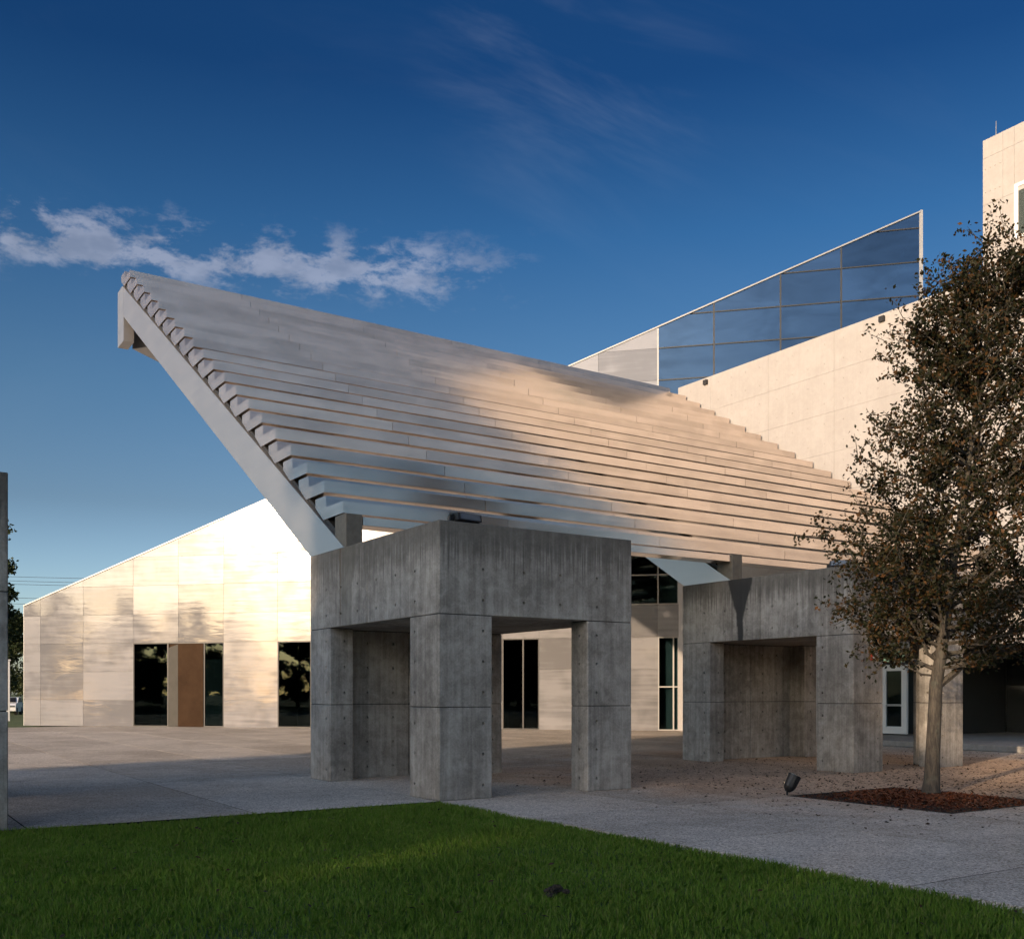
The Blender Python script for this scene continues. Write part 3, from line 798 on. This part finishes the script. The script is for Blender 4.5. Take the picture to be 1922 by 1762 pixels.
# the strong fork to the right, and the long low branch to the left
fk = axis(1.85); fe = axis(4.2) + camr * 1.75
pts = [fk, fk + camr * .35 + Vector((0, 0, .28)), fk + camr * .75 + Vector((0, 0, .75)), fk + camr * 1.25 + Vector((0, 0, 1.5)), fe]
limbs.append((pts, [.07, .062, .05, .036, .018])); 
for q in range(4): grow_limb(pts[2 + q % 3], pts[2 + q % 3] + camr * rt_.uniform(.5, 1.4) + Vector((rt_.uniform(-.6, .6), rt_.uniform(-.6, .6), rt_.uniform(.2, .9))), .02, 13)
left_dirs = [(-2.4, 4.5, 8), (-1.7, 3.25, 13), (-1.45, 2.85, 13), (-1.75, 4.9, 9), (-1.5, 6.2, 9), (-2.05, 4.2, 15), (-1.2, 7.3, 8), (-1.2, 2.75, 14)]
for off, z_, tn in left_dirs:
    a = axis(z_ - .7); b = axis(z_) + camr * off + Vector((rt_.uniform(-.2, .2), rt_.uniform(-.2, .2), 0)); grow_limb(a, b, .022, tn)
for off, z_ in ((.15, 9.7), (-.45, 9.1), (.75, 9.2), (.6, 8.6), (-.7, 8.6)):
    grow_limb(axis(z_ - 1.0), axis(z_) + camr * off, .012, 8)
tree = root('plaza_tree', tuple(TB)); tag(tree, 'slender dark leafy tree growing from the mulch bed at the right', 'tree')
tk = MB().tube(trunk_pts, trunk_r, 12).build('trunk', M_bark, None, True); tk.parent = tree; tk.matrix_parent_inverse = Matrix.Translation(-TB)
lm = MB()
for p_, r_ in limbs: lm.tube(p_, r_, 5, False)
lme = bpy.data.meshes.new('branches'); lme.from_pydata([tuple(v) for v in lm.v], [], lm.f); lme.update()
lmo = link('branches', lme, M_bark, tree); lmo.matrix_parent_inverse = Matrix.Translation(-TB)
rng = np.random.default_rng(4)
cent = []
for tw in twigs:
    n_ = max(2, len(tw) - 1)
    for q in range(rt_.randint(21, 36)):
        t_ = rt_.random() ** .75 * (len(tw) - 1); i = min(len(tw) - 2, int(t_))
        cent.append(tuple(tw[i].lerp(tw[i + 1], t_ - i)))
cent = np.array(cent)
def leaf_cloud(cent, size, spread, rng, tip=1.0, wid=.42):
    n_ = len(cent)
    c = cent + rng.normal(0, spread, (n_, 3))
    d_ = rng.normal(0, 1, (n_, 3)); d_ /= np.linalg.norm(d_, axis=1)[:, None]
    e_ = rng.normal(0, 1, (n_, 3)); s_ = np.cross(d_, e_); s_ /= np.linalg.norm(s_, axis=1)[:, None]
    l_ = size * rng.uniform(.6, 1.25, n_)[:, None]
    nn = np.cross(d_, s_)
    V = np.empty((n_, 4, 3)); V[:, 0] = c; V[:, 1] = c + d_ * l_ * .5 + s_ * l_ * wid * .5 + nn * l_ * .08; V[:, 2] = c + d_ * l_ * tip; V[:, 3] = c + d_ * l_ * .5 - s_ * l_ * wid * .5 + nn * l_ * .08
    return V.reshape(-1, 3), n_
V, n_ = leaf_cloud(cent, .082, .050, rng, 1, .58)
cr = link('crown', fast_mesh('crown', V, 4, n_), M_leaf, tree); cr.matrix_parent_inverse = Matrix.Translation(-TB)
print('tree leaves', n_)

# ================================================================== mulch bed, litter, grass
mb = root('mulch_bed', (bed[0], bed[2], 0)); tag(mb, 'square planting bed of reddish bark mulch around the tree trunk', 'planting bed')
bw, bl_ = bed[1] - bed[0], bed[3] - bed[2]
MB().add([(0, 0, -.055), (bw, 0, -.055), (bw, bl_, -.055), (0, bl_, -.055)], [(0, 1, 2, 3)]).build('soil', M_mulchbed, mb)
for a in ((0.0, bw, 0.0, .02), (0.0, bw, bl_ - .02, bl_), (0.0, .02, .021, bl_ - .021), (bw - .02, bw, .021, bl_ - .021)):
    MB().box(*a, -.2, .003).build('edging', M_dark, mb)
n_ = 9000
cx = rng.uniform(.06, bw - .06, n_); cy = rng.uniform(.06, bl_ - .06, n_)
hump = .06 * np.exp(-((cx - bw * .6) ** 2 + (cy - bl_ * .5) ** 2) / 1.4)
cen = np.stack([cx, cy, -.045 + hump + rng.uniform(0, .035, n_)], 1)
a_ = rng.uniform(0, 2 * np.pi, n_); tl = rng.normal(0, .35, n_)
dd = np.stack([np.cos(a_), np.sin(a_), tl], 1); sd = np.stack([-np.sin(a_), np.cos(a_), rng.normal(0, .4, n_)], 1)
ll = rng.uniform(.02, .055, n_)[:, None]; ww = rng.uniform(.006, .014, n_)[:, None]
V = np.stack([cen - dd * ll - sd * ww, cen + dd * ll - sd * ww, cen + dd * ll + sd * ww, cen - dd * ll + sd * ww], 1).reshape(-1, 3)
tag(link('mulch', fast_mesh('mulch', V, 4, n_), M_mulch, mb), kind='stuff')

n_ = 5200
lx = np.concatenate([rng.normal(9.5, 3.6, n_ // 2), rng.uniform(2.5, 20, n_ - n_ // 2)]); ly = np.concatenate([rng.normal(-3.2, 2.6, n_ // 2), rng.uniform(-8, 4.5, n_ - n_ // 2)])
keep = (lx > .3) & (rng.uniform(0, 1, n_) < np.clip((lx - 1.5) / 6, .06, 1))
lx, ly = lx[keep], ly[keep]; nl_ = 260
lx = np.concatenate([lx, rng.uniform(-12, -.3, nl_)]); ly = np.concatenate([ly, rng.uniform(-12, -.3, nl_)]); n_ = len(lx)
a_ = rng.uniform(0, 2 * np.pi, n_); ll = rng.uniform(.018, .042, n_)[:, None]
cen = np.stack([lx, ly, np.where((lx < 0) & (ly < 0), .035, .012)], 1); dd = np.stack([np.cos(a_), np.sin(a_), rng.normal(0, .25, n_)], 1); sd = np.stack([-np.sin(a_), np.cos(a_), rng.normal(0, .35, n_)], 1)
V = np.stack([cen - dd * ll, cen - sd * ll * .5 + [0, 0, .006], cen + dd * ll, cen + sd * ll * .5 + [0, 0, .006]], 1); V[:, :, 2] = np.maximum(V[:, :, 2], .004)
lit = link('fallen_leaves', fast_mesh('fallen_leaves', V.reshape(-1, 3), 4, n_), M_litter)
tag(lit, 'small brown dead leaves scattered on the paving around the tree', 'leaves', kind='stuff')

def grass_blades(n_, x0, x1, y0, y1, h, wid, seed):
    g_ = np.random.default_rng(seed)
    x = g_.uniform(x0, x1, n_); y = g_.uniform(y0, y1, n_)
    # keep what a viewer near the camera can see
    dx, dy = x + 8.11, y + 14.45
    dep = dx * math.sin(YAW) + dy * math.cos(YAW); lat = dx * math.cos(YAW) - dy * math.sin(YAW)
    k = (dep > 5.2) & (np.abs(lat) < dep * .60 + 1.2)
    x, y, dep = x[k], y[k], dep[k]; n_ = len(x)
    patch = .5 + .5 * np.sin(x * 1.7 + np.sin(y * 1.1) * 1.4) * np.sin(y * 2.1 + 1 + np.sin(x * .9))
    hh = h * g_.uniform(.45, 1.25, n_) * (.72 + .45 * patch)
    a = g_.uniform(0, 2 * np.pi, n_); ln = g_.gamma(2.0, .16, n_)
    b = np.stack([x, y, np.full(n_, -.05)], 1)
    sd = np.stack([np.cos(a), np.sin(a), np.zeros(n_)], 1) * (wid * g_.uniform(.7, 1.3, n_))[:, None]
    la = a + np.pi / 2 + g_.normal(0, .5, n_)
    ld = np.stack([np.cos(la), np.sin(la), np.zeros(n_)], 1) * (hh * ln)[:, None]
    up = np.array([0, 0, 1.0])
    mid = b + ld * .35 + up * (hh * .6)[:, None]; tip = b + ld + up * (hh * (1 - .25 * ln))[:, None]
    V = np.stack([b - sd, b + sd, mid + sd * .8, tip, mid - sd * .8], 1)
    return V.reshape(-1, 5, 3)
Vg = np.concatenate([grass_blades(520000, -14, -.02, -16, -.01, .080, .0048, 8)])
gm = fast_mesh('grass', Vg.reshape(-1, 3), 5, len(Vg))
gr = link('grass', gm, M_grass); tag(gr, 'short green lawn grass in the foreground', 'grass', kind='stuff')
print('blades', len(Vg))

# ================================================================== small things
def floodlight(loc, rz, label):
    f = root('floodlight', loc, rz); tag(f, label, 'floodlight', 'floodlights on top of the gateways')
    hs = MB(); hs.extrude([(-.15, .05), (-.12, .17), (.10, .20), (.16, .10), (.12, .04)], lambda a, z: (-.25, a, z), lambda a, z: (.25, a, z))
    h_ = hs.build('housing', M_black, f)
    MB().add([(-.21, -.1535, .065), (.21, -.1535, .065), (.21, -.1305, .16), (-.21, -.1305, .16)], [(0, 1, 2, 3)]).build('lens', M_lens, h_)
    MB().box(-.29, -.26, -.03, .03, 0, .15).box(.26, .29, -.03, .03, 0, .15).box(-.29, .29, -.03, .03, .002, .02).build('bracket', M_black, f)
    MB().tube([(-.33, 0, .03), (-.33, 0, .10), (-.30, 0, .12)], [.035, .035, .03], 8).build('junction_box', M_black, f)
    return f
floodlight((.62, .22, PH), R(8), 'small black floodlight on top of the nearest concrete gateway')
floodlight((S + .35, .62, PH), R(-70), 'small floodlight on the gateway roof just left of the tree')

sp = root('ground_spotlight', (5.50, -2.42, 0)); tag(sp, 'small black spotlight tilted on its stake beside the mulch bed', 'spotlight')
MB().tube([(0, 0, -.05), (0, 0, .07)], [.018, .018], 8).build('stake', M_black, sp)
axd = (camr * .42 + Vector((0, 0, .9))).normalized()
hb = Vector((0, 0, .06))
MB().tube([hb, hb + axd * .05, hb + axd * .10, hb + axd * .30, hb + axd * .31], [.04, .085, .105, .115, .118], 12).build('housing', M_black, sp)
MB().tube([hb + axd * .312, hb + axd * .32], [.10, .10], 12).build('lens', M_lens, sp)

al = root('alarm_box', (S + .62, .05, 2.48)); tag(al, 'tiny red box fixed high on the gateway leg left of the trunk', 'box')
MB().cbox(-.05, .05, -.05, -.002, 0, .16, .01).build('case', M_red, al)
MB().cbox(-.025, .025, -.062, -.05, .05, .11, .004).build('cover', M_white, al)

md = MB(); rm_ = random.Random(3)
def blob(c_, r_, n1=10, n2=7):
    vs = []; fs = []
    for i in range(n2 + 1):
        for j in range(n1):
            th = math.pi * i / n2; ph = 2 * math.pi * j / n1
            rr = r_ * (1 + rm_.uniform(-.25, .25))
            vs.append((c_[0] + rr * math.sin(th) * math.cos(ph), c_[1] + rr * math.sin(th) * math.sin(ph), c_[2] + rr * .55 * math.cos(th)))
    for i in range(n2):
        for j in range(n1): fs.append((i * n1 + j, i * n1 + (j + 1) % n1, (i + 1) * n1 + (j + 1) % n1, (i + 1) * n1 + j))
    md.add(vs, fs)
for q in range(9): blob((rm_.gauss(0, .07), rm_.gauss(0, .05), rm_.uniform(.0, .05)), rm_.uniform(.03, .07))
dm = md.build('earth_clod', soil_grass('earth', (.02, .014, .009), (.05, .035, .02))); dm.location = (-2.883, -7.233, 0.0)
tag(dm, 'small dark mound of earth in the middle of the lawn', 'earth')

# ================================================================== far left: trees, car, post, power lines
def bg_tree(name, loc, h, r, seed, nleaf, lsize, label, group, low=.18):
    g_ = np.random.default_rng(seed); rr = random.Random(seed)
    t_ = root(name, loc); tag(t_, label, 'tree', group)
    MB().tube([(0, 0, -.1), (0, 0, h * .2), (rr.uniform(-.3, .3), rr.uniform(-.3, .3), h * .55), (0, 0, h * .85)], [h * .03, h * .022, h * .014, h * .004], 8).build('trunk', M_bark, t_, True)
    cl_ = []
    for q in range(46):
        z = h * (low + (1 - low) * rr.random() ** .8); k = (z / h - low) / (1 - low)
        er = r * (math.sin(min(1, k * 1.05 + .12) * math.pi) ** .55 if k < .95 else .3)
        an = rr.uniform(0, 2 * math.pi); q_ = er * math.sqrt(rr.uniform(.05, 1))
        cl_.append((math.cos(an) * q_, math.sin(an) * q_, z, rr.uniform(.16, .30) * r))
    cl_ = np.array(cl_); idx = g_.integers(0, len(cl_), nleaf)
    d_ = g_.normal(0, 1, (nleaf, 3)); d_ /= np.linalg.norm(d_, axis=1)[:, None]
    c = cl_[idx, :3] + d_ * (cl_[idx, 3] * g_.uniform(.4, 1.05, nleaf))[:, None] * [1, 1, .8]
    V, n_ = leaf_cloud(c, lsize, .05, g_, 1, .6)
    link('crown', fast_mesh('crown', V, 4, n_), M_bgleaf, t_)
    return t_
def world_at(px, dep_):
    x = (px - 958.95) / 1910.2 * dep_
    return (-8.11 + math.sin(YAW) * dep_ + math.cos(YAW) * x, -14.45 + math.cos(YAW) * dep_ - math.sin(YAW) * x, -.06)
bg_tree('background_tree', (.34, 69.8, -.06), 14.2, 4.0, 31, 16000, .30, 'dark leafy tree behind the left end of the aluminium hall', None)
bg_tree('background_tree', (4.6, 88.0, -.06), 8.5, 4.6, 32, 9000, .36, 'lower dark tree seen under the taller one at far left', None, .04)
# trees that stand left of and behind the viewer: they shade the lawn and show in the metal cladding
lab_ = 'broad dark tree around the lawn, seen only as shade and reflection'
proto = [bg_tree('shade_tree', (-60, -18, -.06), 18.8, 6.2, 41, 20000, .50, lab_, 'trees around the lawn', .05),
         bg_tree('shade_tree', (-59, -24, -.06), 19.0, 6.4, 42, 20000, .50, lab_, 'trees around the lawn', .05),
         bg_tree('shade_tree', (-66, -21, -.06), 19.8, 6.6, 43, 20000, .50, lab_, 'trees around the lawn', .05)]
spots = [(-66, -25, 1.04, .8), (-56, -21, .97, 2.0), (-72, -23.5, 1.10, 4.0), (-72, -18.5, 1.06, 1.9),
         (-60, -31, .86, 2.9), (-60, -36, .74, 3.9), (-61, -41, .70, 5.0), (-59, -47, .68, .2), (-61, -53, .66, 3.6), (-68, -34, .80, 2.2), (-69, -40, .72, 1.0), (-68, -47, .70, 1.4), (-60, -58, .7, .6),
         (-78, 62, .70, .2), (-76, 54, .64, 1.2), (-80, 47, .72, 2.3), (-76, 40, .66, 3.3), (-79, 33, .74, 4.4), (-75, 26, .70, 5.2), (-79, 19, .68, 2.7), (-77, 11, .64, .5), (-76, 3, .62, 1.3), (-78, -6, .66, .9), (-84, 37, .7, 4.9), (-84, 24, .76, 1.6), (-86, 14, .72, 3.0),
         (-52, -64, .8, 4.6), (-40, -68, .8, .3), (-28, -72, .95, 1.1), (-16, -66, .7, 2.2), (-6, -74, .85, 3.1), (6, -70, .9, 4.0), (17, -72, .8, 5.0), (28, -68, .75, .7),
         (40, -66, .8, 1.7), (52, -60, .9, 2.7), (64, -50, .8, 3.7)]
for i, (x, y, s_, rz) in enumerate(spots):
    t_ = copy_tree(proto[i % 3]); t_.location = (x, y, -.06); t_.scale = (s_, s_, s_); t_.rotation_euler = (0, 0, rz)

car = root('parked_car', (3.6, 80.2, -.06), R(75)); tag(car, 'white car parked on the grass behind the left end of the hall', 'car')
cp = [(-2.1, .35), (-2.15, .75), (-1.9, .95), (-1.0, 1.02), (-.45, 1.45), (1.0, 1.48), (1.75, 1.05), (2.1, .95), (2.15, .4), (1.8, .28), (-1.8, .28)]
MB().extrude(cp, lambda a, z: (a, -.85, z), lambda a, z: (a, .85, z)).build('body', M_carpaint, car)
MB().extrude([(-.92, 1.05), (-.45, 1.40), (.95, 1.42), (1.55, 1.08)], lambda a, z: (a, -.862, z), lambda a, z: (a, .862, z)).build('side_windows', M_black, car)
MB().add([(-1.02, -.72, 1.045), (-1.02, .72, 1.045), (-.50, .66, 1.425), (-.50, -.66, 1.425)], [(0, 1, 2, 3)]).build('windscreen', M_black, car).location = (-.02, 0, .02)
for x in (-1.35, 1.35):
    for y in (-.78, .78): MB().tube([(x, y - .1, .32), (x, y + .1, .32)], [.32, .32], 14).build('wheel', M_rubber, car)
for y in (-.6, .6): MB().box(-2.17, -2.12, y - .18, y + .18, .66, .80).build('headlight', M_lens, car)

wp = root('white_post', world_at(15.5, 66)); tag(wp, 'slim white post standing beside the left edge of the photo', 'post')
MB().cbox(-.09, .09, -.09, .09, 0, 3.9, .01).build('shaft', M_white, wp)
MB().cbox(-.13, .13, -.13, .13, 3.9, 4.0, .01).build('cap', M_white, wp)

pl0, pl1 = Vector(world_at(-420, 118)), Vector(world_at(640, 122))
for k, (pp, nm) in enumerate(((pl0, 'wooden utility pole beyond the left edge of the photo'), (pl1, 'wooden utility pole hidden behind the aluminium hall'))):
    u = root('utility_pole', tuple(pp)); tag(u, nm, 'utility pole', 'utility poles')
    MB().tube([(0, 0, 0), (0, 0, 17.2)], [.17, .11], 10).build('shaft', M_wood, u)
    MB().box(-.09, .09, -1.0, 1.0, 16.2, 16.4).build('crossarm', M_wood, u)
wires = [(16.35, -.8, .55), (16.35, .8, .9), (15.5, 0, .5), (14.0, 0, .6), (13.4, 0, .7)]
for k, (z_, off, sag) in enumerate(wires):
    a = pl0 + Vector((0, off, z_)); b = pl1 + Vector((0, off, z_ - 1.0))
    pts = [a.lerp(b, t_ / 24) - Vector((0, 0, sag * 4 * (t_ / 24) * (1 - t_ / 24))) for t_ in range(25)]
    wo_ = MB().tube(pts, [.022] * 25, 4).build('power_line', M_wire)
    tag(wo_, ['topmost power line in the sky above the left roof edge', 'second power line from the top above the left roof edge', 'middle power line above the left roof edge', 'fourth power line down beside the dark tree', 'lowest power line close above the left roof corner'][k], 'wire', 'power lines at far left')

# ------------------------------------------------------------------ render settings
scene.render.engine = 'CYCLES'
scene.cycles.max_bounces = 4; scene.cycles.diffuse_bounces = 3; scene.cycles.glossy_bounces = 3; scene.cycles.transmission_bounces = 3; scene.cycles.transparent_max_bounces = 12
scene.cycles.caustics_reflective = False; scene.cycles.caustics_refractive = False
scene.cycles.use_denoising = True
scene.cycles.use_adaptive_sampling = True; scene.cycles.adaptive_threshold = 0.018; scene.cycles.adaptive_min_samples = 16
